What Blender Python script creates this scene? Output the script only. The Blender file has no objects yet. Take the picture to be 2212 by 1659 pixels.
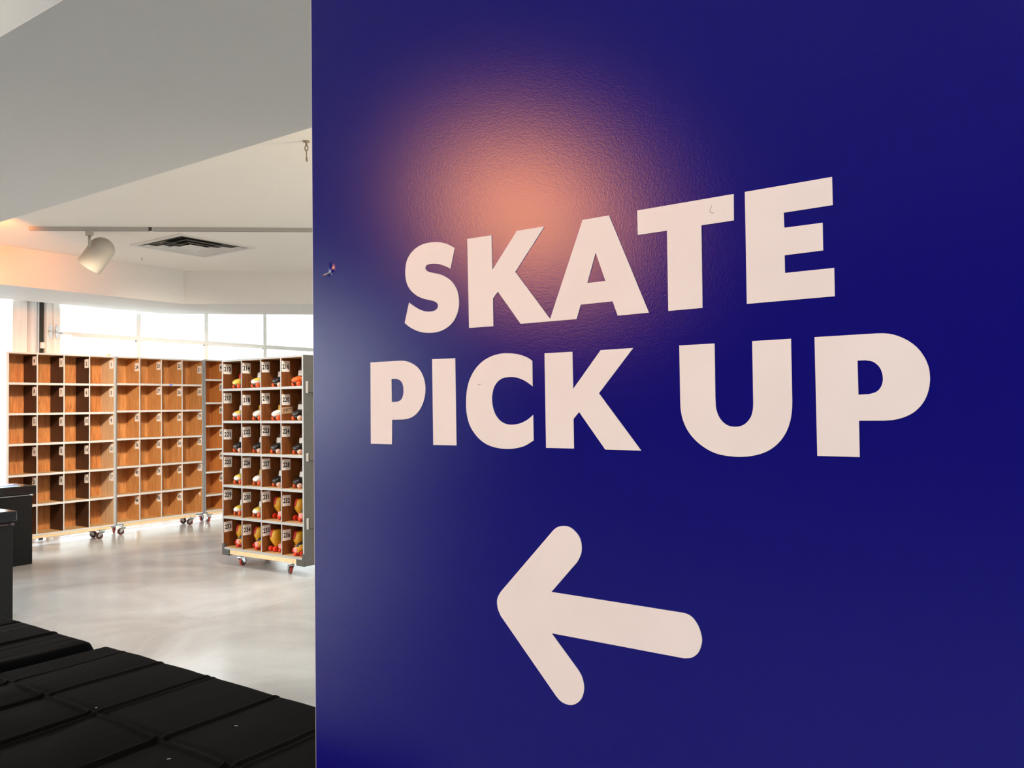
import bpy, bmesh, math, random
from mathutils import Vector, Matrix, noise
random.seed(7)
S = bpy.context.scene
C = S.collection
PI = math.pi

# ------------------------------------------------------------------ materials
def mat(name, col, rough=.6, metal=0., spec=.5, coat=0., sheen=0.):
    m = bpy.data.materials.new(name); m.use_nodes = True
    b = m.node_tree.nodes['Principled BSDF']
    b.inputs['Base Color'].default_value = (*col, 1)
    b.inputs['Roughness'].default_value = rough
    b.inputs['Metallic'].default_value = metal
    b.inputs['Specular IOR Level'].default_value = spec
    b.inputs['Coat Weight'].default_value = coat
    b.inputs['Sheen Weight'].default_value = sheen
    return m
def nodes(m): return m.node_tree.nodes, m.node_tree.links, m.node_tree.nodes['Principled BSDF']
def noisy(m, c1, c2, scale=(1, 1, 1), nscale=4., detail=5., lo=.3, hi=.7, bump=0., bdist=.001, dist=0., rlo=None, rhi=None):
    n, l, b = nodes(m)
    tc = n.new('ShaderNodeTexCoord'); mp = n.new('ShaderNodeMapping'); nz = n.new('ShaderNodeTexNoise'); cr = n.new('ShaderNodeValToRGB')
    mp.inputs['Scale'].default_value = scale
    nz.inputs['Scale'].default_value = nscale; nz.inputs['Detail'].default_value = detail; nz.inputs['Distortion'].default_value = dist
    l.new(tc.outputs['Object'], mp.inputs[0]); l.new(mp.outputs[0], nz.inputs['Vector']); l.new(nz.outputs['Fac'], cr.inputs[0])
    cr.color_ramp.elements[0].position = lo; cr.color_ramp.elements[1].position = hi
    cr.color_ramp.elements[0].color = (*c1, 1); cr.color_ramp.elements[1].color = (*c2, 1)
    l.new(cr.outputs[0], b.inputs['Base Color'])
    if bump:
        bp = n.new('ShaderNodeBump'); bp.inputs['Strength'].default_value = bump; bp.inputs['Distance'].default_value = bdist
        l.new(nz.outputs['Fac'], bp.inputs['Height']); l.new(bp.outputs[0], b.inputs['Normal'])
    if rlo is not None:
        mr = n.new('ShaderNodeMapRange'); mr.inputs['To Min'].default_value = rlo; mr.inputs['To Max'].default_value = rhi
        l.new(nz.outputs['Fac'], mr.inputs['Value']); l.new(mr.outputs[0], b.inputs['Roughness'])
    return m
def wood(name, c1, c2, rough=.5):
    return noisy(mat(name, c1, rough), c1, c2, (14, 14, 1.6), 2.2, 6, .32, .68, dist=1.4)

M = {}
M['paint'] = noisy(mat('white_paint', (.78, .76, .73), .75), (.76, .74, .71), (.79, .77, .74), nscale=60, bump=.05)
M['ceil'] = noisy(mat('ceiling_paint', (.88, .84, .77), .85), (.87, .83, .76), (.89, .85, .78), nscale=80, bump=.05)
M['beam'] = noisy(mat('beam_paint', (.74, .72, .69), .85), (.73, .71, .68), (.75, .73, .70), nscale=80, bump=.05)
def floor_mat():
    m = mat('polished_concrete', (.4, .39, .37), .2, spec=.22)
    n, l, b = nodes(m)
    tc = n.new('ShaderNodeTexCoord'); mp = n.new('ShaderNodeMapping'); l.new(tc.outputs['Object'], mp.inputs[0])
    mp.inputs['Scale'].default_value = (1, 1, 1)
    n1 = n.new('ShaderNodeTexNoise'); n1.inputs['Scale'].default_value = 1.1; n1.inputs['Detail'].default_value = 6; n1.inputs['Distortion'].default_value = .8
    n2 = n.new('ShaderNodeTexNoise'); n2.inputs['Scale'].default_value = 45; n2.inputs['Detail'].default_value = 4
    l.new(mp.outputs[0], n1.inputs[0]); l.new(mp.outputs[0], n2.inputs[0])
    cr = n.new('ShaderNodeValToRGB'); l.new(n1.outputs['Fac'], cr.inputs[0])
    e = cr.color_ramp.elements; e[0].position = .34; e[0].color = (.385, .39, .385, 1); e[1].position = .66; e[1].color = (.56, .575, .585, 1)
    mx = n.new('ShaderNodeMix'); mx.data_type = 'RGBA'; mx.blend_type = 'MULTIPLY'; mx.inputs['Factor'].default_value = .18
    l.new(cr.outputs[0], mx.inputs['A']); l.new(n2.outputs['Color'], mx.inputs['B']); l.new(mx.outputs['Result'], b.inputs['Base Color'])
    mr = n.new('ShaderNodeMapRange'); mr.inputs['To Min'].default_value = .15; mr.inputs['To Max'].default_value = .27
    l.new(n1.outputs['Fac'], mr.inputs['Value']); l.new(mr.outputs[0], b.inputs['Roughness'])
    return m
M['floor'] = floor_mat()
def vinyl(name, col, rough, bump, spec=.5):
    m = mat(name, col, rough, spec=spec)
    n, l, b = nodes(m)
    tc = n.new('ShaderNodeTexCoord'); nz = n.new('ShaderNodeTexNoise'); nz.inputs['Scale'].default_value = 330; nz.inputs['Detail'].default_value = 3
    l.new(tc.outputs['Object'], nz.inputs[0])
    bp = n.new('ShaderNodeBump'); bp.inputs['Strength'].default_value = bump; bp.inputs['Distance'].default_value = .0006
    l.new(nz.outputs['Fac'], bp.inputs['Height']); l.new(bp.outputs[0], b.inputs['Normal'])
    return m
def satin_vinyl(name, col, rough):
    m = bpy.data.materials.new(name); m.use_nodes = True
    n, l = m.node_tree.nodes, m.node_tree.links; n.clear()
    o = n.new('ShaderNodeOutputMaterial'); mx = n.new('ShaderNodeMixShader'); d = n.new('ShaderNodeBsdfDiffuse'); g = n.new('ShaderNodeBsdfAnisotropic'); fr = n.new('ShaderNodeFresnel')
    g.distribution = 'BECKMANN'; g.inputs['Roughness'].default_value = rough; fr.inputs['IOR'].default_value = 1.42
    d.inputs['Color'].default_value = (*col, 1)
    tc = n.new('ShaderNodeTexCoord'); nz = n.new('ShaderNodeTexNoise'); nz.inputs['Scale'].default_value = 420; nz.inputs['Detail'].default_value = 3
    bp = n.new('ShaderNodeBump'); bp.inputs['Strength'].default_value = .2; bp.inputs['Distance'].default_value = .0005
    l.new(tc.outputs['Object'], nz.inputs[0]); l.new(nz.outputs['Fac'], bp.inputs['Height']); l.new(bp.outputs[0], g.inputs['Normal'])
    l.new(fr.outputs[0], mx.inputs[0]); l.new(d.outputs[0], mx.inputs[1]); l.new(g.outputs[0], mx.inputs[2]); l.new(mx.outputs[0], o.inputs[0])
    return m
M['blue'] = satin_vinyl('blue_vinyl', (.006, .005, .175), .262)
M['navy'] = mat('navy_wall', (.03, .03, .10), .7)
M['letter'] = noisy(mat('white_vinyl', (.72, .69, .66), .5), (.72, .715, .705), (.76, .755, .745), nscale=9)
M['scratch'] = mat('scratch_grey', (.52, .50, .48), .6)
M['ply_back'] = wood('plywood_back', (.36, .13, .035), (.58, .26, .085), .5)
M['ply_dark'] = wood('hardboard_and_cell_shade', (.035, .013, .006), (.06, .022, .010), .55)
M['ply_mid'] = wood('plywood_mid', (.46, .21, .068), (.64, .34, .13), .5)
M['ply_pale'] = wood('plywood_pale', (.55, .36, .20), (.70, .52, .34), .5)
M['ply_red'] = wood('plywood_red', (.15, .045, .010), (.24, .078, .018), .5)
M['ply_orange'] = wood('plywood_orange', (.50, .19, .05), (.62, .27, .08), .5)
M['shelf_wood'] = wood('shelf_wood', (.50, .30, .12), (.66, .44, .22), .45)
M['pine'] = noisy(mat('pine', (.7, .5, .27), .5), (.62, .42, .20), (.78, .58, .34), (14, 1.2, 14), 2.2, 5, .3, .7, dist=1.)
M['grey'] = noisy(mat('grey_paint', (.36, .36, .35), .5), (.34, .34, .33), (.38, .38, .37), nscale=30)
M['grey_lt'] = noisy(mat('light_grey_paint', (.50, .50, .49), .45), (.47, .47, .46), (.53, .53, .52), nscale=30)
M['grey_dk'] = noisy(mat('cart_grey_paint', (.08, .076, .068), .6, spec=.2), (.074, .071, .063), (.086, .082, .073), nscale=30)
M['side_edge'] = mat('side_edge_grey', (.20, .21, .22), .5)
M['tape'] = mat('blue_tape', (.10, .18, .75), .5)
M['blocker'] = mat('blocker_grey', (.33, .33, .32), .8)
M['edge_dk'] = mat('dark_steel_edge', (.14, .15, .16), .4, .6)
M['card'] = mat('card_white', (.90, .88, .86), .7)
M['kraft'] = mat('kraft_card', (.55, .36, .22), .7)
M['ink'] = mat('black_ink', (.02, .018, .016), .6)
M['steel'] = mat('galvanised_steel', (.55, .56, .56), .35, .85)
M['tread'] = mat('red_tread', (.42, .035, .022), .45)
M['hub'] = mat('dark_wheel', (.05, .03, .03), .4)
M['black_lam'] = mat('black_laminate', (.012, .012, .013), .09, spec=.5)
M['black_panel'] = noisy(mat('black_panel', (.02, .02, .02), .6, spec=.15), (.007, .007, .0075), (.010, .010, .0105), nscale=40)
M['cloth'] = noisy(mat('black_cloth', (.0075, .007, .0075), .7, spec=.020), (.0026, .0025, .0026), (.0036, .0034, .0036), nscale=900, detail=2, bump=.25, bdist=.0004)
M['lint'] = mat('white_lint', (.6, .6, .6), .9)
M['lamp'] = mat('lamp_white', (.40, .375, .32), .45)
M['track'] = mat('track_grey', (.42, .40, .37), .5)
M['track_dk'] = mat('track_joint', (.05, .045, .04), .6)
M['duct'] = mat('duct_dark', (.02, .018, .016), .8)
M['vent'] = mat('vent_white', (.70, .68, .64), .5)
M['alu'] = noisy(mat('aluminium', (.8, .82, .81), .5, .0), (.80, .82, .80), (.86, .88, .86), nscale=12)
M['frame_w'] = noisy(mat('white_frame', (.8, .8, .77), .5), (.80, .80, .76), (.88, .88, .86), (8, 8, 1), 3)
M['post'] = mat('post_grey', (.74, .76, .78), .5)
M['slot'] = mat('slot_dark', (.03, .035, .03), .7)
M['paper_w'] = mat('paper_white', (.80, .80, .82), .6)
M['paper_b'] = mat('booklet_blue', (.22, .20, .62), .5)
M['paper_c'] = mat('sheet_cyan', (.35, .72, .75), .4)
M['ground'] = mat('outside_ground', (.06, .06, .06), .8)
M['sh_white'] = mat('shell_white', (.80, .77, .74), .3)
M['sh_black'] = mat('shell_black', (.012, .011, .012), .4)
M['sh_orange'] = mat('shell_orange', (.75, .12, .02), .4)
M['sh_yellow'] = mat('panel_yellow', (.80, .62, .10), .4)
M['sh_amber'] = mat('panel_amber', (.62, .36, .05), .4)
M['sh_grey'] = mat('buckle_grey', (.16, .17, .17), .4)
M['wh_orange'] = mat('wheel_orange', (.80, .13, .04), .4)
M['wh_pink'] = mat('wheel_pale', (.80, .50, .42), .4)
M['liner'] = mat('liner_dark', (.045, .012, .010), .8)
M['b_yellow'] = noisy(mat('leather_yellow', (.72, .36, .02), .5), (.66, .32, .015), (.78, .42, .03), nscale=50)
M['b_orange'] = noisy(mat('suede_orange', (.70, .28, .02), .8), (.64, .25, .02), (.76, .33, .03), nscale=90)
M['b_red'] = mat('padding_red', (.55, .025, .03), .4)
M['b_wheel'] = mat('wheel_red', (.75, .04, .015), .35)
M['b_pink'] = mat('trim_pink', (.65, .25, .24), .5)
def glass():
    m = bpy.data.materials.new('window_glass'); m.use_nodes = True
    n, l = m.node_tree.nodes, m.node_tree.links; n.clear()
    o = n.new('ShaderNodeOutputMaterial'); mx = n.new('ShaderNodeMixShader'); t = n.new('ShaderNodeBsdfTransparent'); g = n.new('ShaderNodeBsdfGlossy')
    t.inputs[0].default_value = (.97, .985, .98, 1); g.inputs['Roughness'].default_value = .02; mx.inputs[0].default_value = .05
    l.new(t.outputs[0], mx.inputs[1]); l.new(g.outputs[0], mx.inputs[2]); l.new(mx.outputs[0], o.inputs[0])
    return m
M['glass'] = glass()

# ------------------------------------------------------------------ mesh builder
class MB:
    def __init__(s): s.v = []; s.f = []; s.mi = []; s.sm = []
    def quadmesh(s, vs, fs, mi=0, smooth=False):
        o = len(s.v); s.v += [tuple(v) for v in vs]
        for f in fs: s.f.append([o+i for i in f]); s.mi.append(mi); s.sm.append(smooth)
        return s
    def box(s, x0, x1, y0, y1, z0, z1, mi=0, faces=None):
        vs = [(x, y, z) for z in (z0, z1) for y in (y0, y1) for x in (x0, x1)]
        F = {'-z': (0, 2, 3, 1), '+z': (4, 5, 7, 6), '-y': (0, 1, 5, 4), '+y': (2, 6, 7, 3), '-x': (0, 4, 6, 2), '+x': (1, 3, 7, 5)}
        o = len(s.v); s.v += vs
        for k, f in F.items():
            s.f.append([o+i for i in f]); s.mi.append(faces.get(k, mi) if faces else mi); s.sm.append(False)
        return s
    def bbox(s, x0, x1, y0, y1, z0, z1, b=.003, mi=0):   # bevelled box
        bm = bmesh.new(); bmesh.ops.create_cube(bm, size=1)
        for v in bm.verts:
            v.co = Vector(((x0+x1)/2+v.co.x*(x1-x0), (y0+y1)/2+v.co.y*(y1-y0), (z0+z1)/2+v.co.z*(z1-z0)))
        bmesh.ops.bevel(bm, geom=bm.edges[:], offset=b, segments=2, profile=.5, affect='EDGES')
        bm.verts.index_update()
        s.quadmesh([v.co[:] for v in bm.verts], [[v.index for v in f.verts] for f in bm.faces], mi); bm.free()
        return s
    def rings(s, rs, mi=0, cap0=True, cap1=True, smooth=True, mis=None):
        n = len(rs[0]); o = len(s.v)
        for r in rs: s.v += [tuple(p) for p in r]
        for k in range(len(rs)-1):
            for i in range(n):
                j = (i+1) % n
                s.f.append([o+k*n+i, o+k*n+j, o+(k+1)*n+j, o+(k+1)*n+i]); s.mi.append(mis[k] if mis else mi); s.sm.append(smooth)
        if cap0: s.f.append([o+i for i in reversed(range(n))]); s.mi.append(mis[0] if mis else mi); s.sm.append(False)
        if cap1: s.f.append([o+(len(rs)-1)*n+i for i in range(n)]); s.mi.append(mis[-1] if mis else mi); s.sm.append(False)
        return s
    def tube(s, p0, p1, r0, r1=None, n=16, mi=0, cap=True):
        r1 = r0 if r1 is None else r1
        return s.lathe(p0, Vector(p1)-Vector(p0), [(0, r0), (1, r1)], n, mi, cap, unit=False)
    def lathe(s, p0, d, prof, n=24, mi=0, cap=True, unit=True, mis=None):
        p0 = Vector(p0); d = Vector(d)
        a = d.normalized(); u = a.orthogonal().normalized(); w = a.cross(u)
        if unit: d = a
        rs = [[p0+d*t+(u*math.cos(2*PI*i/n)+w*math.sin(2*PI*i/n))*r for i in range(n)] for t, r in prof]
        return s.rings(rs, mi, cap, cap, mis=mis)
    def build(s, name, mats, parent=None, loc=None, fixn=True):
        me = bpy.data.meshes.new(name); me.from_pydata(s.v, [], s.f)
        mats = mats if isinstance(mats, (list, tuple)) else [mats]
        for m in mats: me.materials.append(m)
        me.polygons.foreach_set('material_index', s.mi); me.polygons.foreach_set('use_smooth', s.sm)
        if fixn:
            bm = bmesh.new(); bm.from_mesh(me); bmesh.ops.recalc_face_normals(bm, faces=bm.faces[:]); bm.to_mesh(me); bm.free()
        o = bpy.data.objects.new(name, me); C.objects.link(o)
        if parent: o.parent = parent
        if loc: o.location = loc
        return o

def thing(name, label, cat, loc=(0, 0, 0), rz=0, group=None):
    o = bpy.data.objects.new(name, None); o.empty_display_size = .1; C.objects.link(o)
    o.location = loc; o.rotation_euler = (0, 0, rz); o['label'] = label; o['category'] = cat
    if group: o['group'] = group
    return o
def tag(o, label, cat, group=None):
    o['label'] = label; o['category'] = cat
    if group: o['group'] = group
    return o
def struct(name, mb, m, parent=None, label=None):
    o = mb.build(name, m, parent)
    if not parent: o['kind'] = 'structure'
    if label: o['label'] = label
    return o
def copy_tree(o, parent=None):
    c = o.copy(); C.objects.link(c)
    if parent: c.parent = parent
    for ch in o.children: copy_tree(ch, c)
    return c

def text_mesh(txt, height, bold=.03):
    cu = bpy.data.curves.new('txt', 'FONT'); cu.body = txt; cu.size = 1; cu.align_x = 'CENTER'; cu.offset = bold; cu.resolution_u = 2; cu.space_character = 1.05
    o = bpy.data.objects.new('txt', cu); C.objects.link(o)
    dg = bpy.context.evaluated_depsgraph_get(); me = bpy.data.meshes.new_from_object(o.evaluated_get(dg))
    bpy.data.objects.remove(o); bpy.data.curves.remove(cu)
    k = height/.70
    ys = [v.co.y for v in me.vertices]; mid = (min(ys)+max(ys))/2
    for v in me.vertices: v.co = Vector((v.co.x*k, (v.co.y-mid)*k, 0))
    return me

GLYPHS = {
 'S': [[-7984,17515,-7997,17523,-8016,17534,-8038,17546,-8061,17559,-8086,17572,-8113,17586,-8142,17599,-8170,17611,-8197,17620,-8225,17629,-8253,17636,-8280,17642,-8306,17647,-8331,17652,-8356,17655,-8384,17659,-8416,17661,-8450,17664,-8484,17665,-8518,17666,-8551,17665,-8583,17663,-8615,17660,-8647,17656,-8680,17649,-8713,17640,-8746,17630,-8777,17618,-8807,17604,-8835,17589,-8862,17572,-8887,17554,-8911,17535,-8932,17514,-8952,17492,-8969,17470,-8983,17447,-8995,17424,-9004,17399,-9012,17374,-9018,17347,-9023,17319,-9026,17290,-9028,17265,-9029,17244,-9030,17225,-9029,17207,-9028,17187,-9025,17164,-9022,17140,-9017,17115,-9011,17091,-9003,17067,-8993,17044,-8981,17021,-8968,16998,-8953,16976,-8936,16955,-8917,16935,-8896,16914,-8871,16893,-8844,16873,-8816,16853,-8788,16835,-8760,16819,-8731,16805,-8703,16793,-8673,16781,-8641,16770,-8608,16760,-8575,16752,-8545,16744,-8518,16737,-8492,16731,-8468,16725,-8447,16719,-8426,16712,-8408,16705,-8391,16698,-8377,16690,-8365,16682,-8355,16672,-8347,16662,-8341,16653,-8337,16643,-8336,16634,-8337,16624,-8339,16615,-8342,16606,-8348,16596,-8355,16587,-8364,16579,-8375,16572,-8388,16565,-8403,16559,-8421,16555,-8442,16552,-8466,16550,-8493,16550,-8519,16551,-8547,16553,-8575,16556,-8604,16561,-8633,16568,-8661,16576,-8690,16586,-8719,16597,-8747,16610,-8776,16624,-8806,16641,-8835,16658,-8862,16674,-8889,16691,-8915,16708,-8938,16723,-8954,16734,-9054,16404,-9037,16391,-9012,16373,-8984,16353,-8955,16335,-8924,16318,-8892,16301,-8858,16286,-8824,16271,-8789,16258,-8753,16246,-8717,16236,-8680,16227,-8645,16220,-8609,16215,-8574,16211,-8538,16208,-8503,16206,-8469,16205,-8434,16205,-8398,16207,-8360,16211,-8321,16216,-8282,16223,-8244,16233,-8208,16245,-8172,16259,-8138,16275,-8106,16293,-8077,16312,-8050,16334,-8025,16357,-8003,16381,-7984,16406,-7968,16432,-7953,16460,-7941,16488,-7930,16516,-7921,16546,-7914,16577,-7910,16607,-7908,16636,-7908,16666,-7910,16695,-7913,16723,-7917,16749,-7922,16773,-7928,16797,-7936,16820,-7945,16843,-7956,16866,-7968,16887,-7982,16909,-7998,16932,-8016,16954,-8035,16976,-8055,16996,-8077,17015,-8100,17032,-8125,17049,-8150,17064,-8176,17079,-8202,17093,-8230,17106,-8259,17119,-8293,17130,-8329,17141,-8365,17151,-8398,17160,-8430,17168,-8460,17176,-8487,17183,-8511,17190,-8529,17197,-8544,17204,-8556,17211,-8567,17218,-8576,17226,-8583,17234,-8589,17243,-8592,17251,-8594,17260,-8593,17268,-8591,17276,-8587,17284,-8583,17290,-8577,17297,-8569,17303,-8559,17308,-8546,17312,-8530,17315,-8513,17318,-8495,17319,-8475,17319,-8454,17318,-8433,17316,-8410,17314,-8387,17311,-8364,17308,-8339,17303,-8312,17297,-8283,17288,-8252,17278,-8220,17266,-8188,17254,-8156,17239,-8121,17222,-8091,17206,-8070,17195]],
 'K': [[-7729,17626,-7261,17622,-7252,17088,-6791,17626,-6305,17625,-6830,17015,-6199,16230,-6744,16229,-7153,16747,-7248,16653,-7246,16227,-7714,16233]],
 'A': [[-5664,17629,-5244,17632,-4666,16236,-5135,16231,-5209,16434,-5714,16430,-5787,16230,-6243,16230],[-5461,17139,-5605,16726,-5316,16727]],
 'T': [[-4812,17636,-3474,17646,-3478,17311,-3907,17308,-3914,16239,-4388,16237,-4385,17304,-4811,17302]],
 'E': [[-3331,17649,-2287,17658,-2286,17323,-2856,17317,-2855,17132,-2406,17131,-2407,16801,-2858,16796,-2859,16580,-2288,16580,-2288,16246,-3336,16243]],
 'P': [[-9841,15785,-9159,15785,-9137,15783,-9106,15781,-9072,15778,-9040,15773,-9011,15766,-8981,15758,-8952,15749,-8923,15738,-8893,15726,-8864,15712,-8835,15696,-8807,15679,-8782,15660,-8758,15639,-8735,15617,-8715,15593,-8696,15568,-8679,15540,-8665,15511,-8652,15482,-8641,15453,-8633,15422,-8627,15392,-8622,15362,-8619,15335,-8619,15308,-8620,15281,-8622,15254,-8626,15225,-8632,15195,-8640,15165,-8649,15135,-8661,15105,-8675,15075,-8691,15045,-8708,15017,-8728,14990,-8749,14965,-8772,14941,-8796,14919,-8821,14900,-8849,14883,-8877,14868,-8905,14854,-8934,14843,-8964,14835,-8993,14828,-9023,14822,-9055,14818,-9089,14815,-9120,14813,-9141,14812,-9351,14809,-9361,14401,-9848,14403],[-9358,15490,-9267,15489,-9253,15487,-9233,15483,-9212,15478,-9192,15471,-9176,15463,-9160,15454,-9146,15443,-9133,15431,-9123,15417,-9114,15402,-9107,15386,-9101,15369,-9097,15351,-9095,15331,-9094,15311,-9094,15291,-9094,15273,-9095,15255,-9098,15237,-9102,15220,-9107,15203,-9113,15188,-9120,15173,-9129,15159,-9140,15148,-9153,15138,-9167,15129,-9182,15122,-9201,15116,-9223,15111,-9243,15108,-9257,15106,-9359,15105]],
 'I': [[-8471,15779,-7999,15774,-7989,14404,-8466,14404]],
 'C': [[-6549,15671,-6567,15682,-6593,15699,-6624,15717,-6657,15733,-6692,15746,-6730,15759,-6770,15771,-6810,15781,-6849,15788,-6888,15794,-6927,15798,-6966,15801,-7005,15804,-7045,15805,-7084,15805,-7124,15802,-7164,15798,-7204,15792,-7245,15784,-7285,15773,-7327,15760,-7369,15744,-7410,15726,-7450,15706,-7488,15683,-7524,15657,-7559,15630,-7592,15599,-7623,15565,-7653,15528,-7679,15489,-7703,15450,-7723,15411,-7739,15373,-7753,15333,-7764,15291,-7774,15246,-7781,15200,-7786,15152,-7789,15105,-7790,15057,-7790,15009,-7787,14962,-7782,14917,-7774,14875,-7765,14834,-7753,14795,-7739,14757,-7722,14722,-7703,14688,-7681,14656,-7657,14625,-7629,14593,-7599,14562,-7567,14533,-7534,14507,-7500,14483,-7464,14462,-7427,14443,-7388,14426,-7345,14411,-7301,14399,-7255,14389,-7211,14381,-7166,14375,-7122,14371,-7078,14369,-7036,14368,-6996,14369,-6958,14370,-6919,14374,-6879,14379,-6838,14385,-6795,14394,-6752,14404,-6709,14417,-6663,14437,-6615,14462,-6572,14486,-6543,14502,-6547,14875,-6563,14863,-6587,14845,-6614,14826,-6642,14808,-6670,14793,-6701,14779,-6732,14766,-6765,14755,-6799,14746,-6835,14740,-6870,14735,-6905,14732,-6937,14731,-6969,14732,-7000,14735,-7030,14741,-7059,14749,-7088,14760,-7115,14774,-7140,14790,-7165,14809,-7188,14832,-7209,14856,-7227,14881,-7242,14907,-7254,14935,-7265,14963,-7273,14992,-7281,15021,-7286,15052,-7289,15081,-7291,15110,-7290,15137,-7288,15164,-7283,15190,-7278,15214,-7272,15238,-7264,15262,-7255,15284,-7244,15305,-7232,15324,-7219,15342,-7204,15359,-7187,15375,-7167,15390,-7146,15404,-7123,15417,-7098,15427,-7072,15434,-7044,15439,-7015,15442,-6987,15444,-6960,15446,-6932,15445,-6905,15444,-6878,15441,-6850,15436,-6823,15430,-6796,15423,-6770,15415,-6743,15405,-6717,15395,-6690,15383,-6663,15369,-6632,15351,-6598,15329,-6567,15308,-6546,15294]],
 'K2': [[-6333,15771,-5865,15770,-5861,15240,-5409,15770,-4910,15774,-5447,15171,-4815,14386,-5362,14390,-5769,14912,-5862,14815,-5862,14395,-6330,14396]],
 'U': [[-4243,15772,-3764,15772,-3768,15080,-3767,15056,-3766,15022,-3765,14984,-3762,14952,-3757,14925,-3751,14901,-3743,14878,-3734,14855,-3722,14832,-3707,14810,-3692,14789,-3675,14770,-3658,14755,-3639,14742,-3619,14731,-3600,14723,-3580,14717,-3560,14713,-3539,14712,-3519,14711,-3499,14712,-3478,14714,-3458,14717,-3438,14723,-3420,14731,-3402,14740,-3385,14752,-3369,14765,-3353,14781,-3339,14798,-3325,14818,-3314,14838,-3305,14858,-3298,14880,-3293,14902,-3288,14926,-3285,14953,-3283,14983,-3282,15011,-3282,15030,-3278,15774,-2805,15776,-2807,15023,-2808,15003,-2809,14975,-2811,14943,-2814,14912,-2817,14882,-2822,14852,-2827,14821,-2834,14790,-2843,14760,-2852,14729,-2864,14699,-2877,14669,-2892,14638,-2910,14608,-2929,14579,-2950,14551,-2972,14526,-2996,14502,-3021,14479,-3048,14458,-3077,14438,-3107,14420,-3140,14403,-3173,14389,-3208,14376,-3245,14366,-3282,14357,-3320,14349,-3357,14343,-3394,14339,-3431,14337,-3468,14335,-3506,14335,-3543,14336,-3581,14339,-3619,14342,-3657,14347,-3696,14353,-3734,14360,-3772,14371,-3808,14384,-3845,14399,-3880,14417,-3915,14437,-3950,14459,-3985,14484,-4018,14510,-4049,14538,-4077,14567,-4104,14598,-4128,14629,-4149,14661,-4168,14694,-4184,14726,-4198,14759,-4210,14792,-4220,14825,-4228,14859,-4234,14892,-4239,14924,-4242,14955,-4243,14987,-4243,15014,-4244,15033]],
 'P2': [[-2530,15779,-1848,15781,-1835,15781,-1817,15780,-1797,15779,-1777,15778,-1758,15776,-1739,15773,-1719,15770,-1699,15765,-1678,15759,-1656,15752,-1635,15743,-1612,15733,-1589,15722,-1566,15709,-1542,15694,-1519,15679,-1498,15662,-1476,15644,-1456,15625,-1436,15604,-1418,15581,-1399,15556,-1383,15529,-1368,15503,-1354,15475,-1343,15447,-1333,15418,-1324,15389,-1318,15361,-1314,15333,-1312,15305,-1311,15278,-1310,15252,-1311,15227,-1314,15202,-1317,15176,-1322,15149,-1328,15121,-1336,15093,-1345,15066,-1356,15039,-1368,15013,-1382,14988,-1398,14965,-1414,14943,-1432,14923,-1451,14904,-1471,14886,-1493,14870,-1516,14856,-1541,14842,-1566,14831,-1591,14820,-1617,14812,-1644,14804,-1670,14798,-1698,14793,-1729,14790,-1756,14788,-1775,14786,-2056,14785,-2058,14367,-2530,14369],[-2056,15479,-1971,15479,-1958,15476,-1939,15473,-1918,15469,-1900,15463,-1885,15456,-1872,15447,-1859,15436,-1848,15425,-1836,15412,-1826,15398,-1817,15382,-1809,15366,-1803,15347,-1797,15326,-1793,15304,-1791,15284,-1790,15264,-1791,15245,-1794,15226,-1798,15208,-1803,15191,-1810,15175,-1819,15160,-1828,15147,-1837,15135,-1848,15125,-1859,15117,-1873,15109,-1891,15103,-1912,15097,-1931,15092,-1945,15089,-2056,15085]],
 'arrow': [[-6230,13211,-6218,13221,-6201,13235,-6181,13250,-6160,13262,-6137,13271,-6113,13278,-6087,13284,-6061,13287,-6035,13289,-6007,13288,-5980,13285,-5954,13278,-5929,13269,-5905,13256,-5881,13240,-5859,13223,-5838,13203,-5817,13180,-5799,13156,-5784,13129,-5774,13101,-5766,13070,-5762,13038,-5760,13008,-5761,12980,-5764,12953,-5770,12926,-5779,12900,-5792,12871,-5810,12841,-5826,12814,-5838,12795,-6275,12326,-4273,12295,-4259,12294,-4238,12292,-4215,12289,-4193,12283,-4173,12275,-4153,12264,-4133,12251,-4114,12234,-4095,12212,-4076,12187,-4059,12160,-4045,12131,-4033,12100,-4023,12067,-4015,12033,-4011,12002,-4010,11973,-4013,11946,-4019,11920,-4026,11895,-4035,11869,-4046,11844,-4060,11819,-4075,11798,-4093,11779,-4113,11762,-4134,11747,-4156,11735,-4181,11725,-4209,11718,-4235,11713,-4253,11709,-6279,11735,-5846,11284,-5836,11270,-5820,11251,-5804,11228,-5791,11204,-5780,11177,-5771,11147,-5764,11116,-5759,11087,-5757,11061,-5758,11037,-5761,11013,-5766,10988,-5773,10964,-5782,10938,-5793,10914,-5806,10891,-5822,10870,-5841,10849,-5862,10831,-5883,10814,-5906,10800,-5930,10789,-5955,10779,-5980,10773,-6004,10769,-6029,10769,-6053,10770,-6076,10773,-6097,10778,-6117,10783,-6135,10791,-6154,10800,-6173,10812,-6192,10828,-6209,10843,-6221,10853,-7175,11859,-7185,11876,-7200,11902,-7216,11930,-7228,11957,-7235,11983,-7240,12010,-7243,12036,-7244,12060,-7242,12082,-7239,12102,-7233,12122,-7225,12142,-7212,12165,-7196,12190,-7180,12212,-7169,12227]],
}

# ------------------------------------------------------------------ setting
XW = -10.0
struct('floor', MB().box(XW, 4.2, -10.2, 10.4, -.12, 0), M['floor'])
struct('ground', MB().box(-40, XW-.12, -40, 40, -.30, -.02).box(XW-.12, 40, 10.55, 40, -.30, -.02), M['ground'])
struct('sky_blocker', MB().box(-26, -24, 1.0, 60, -.3, 6.5), M['blocker'])  # unseen block added outside to dim low-sky reflections in the floor
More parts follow.
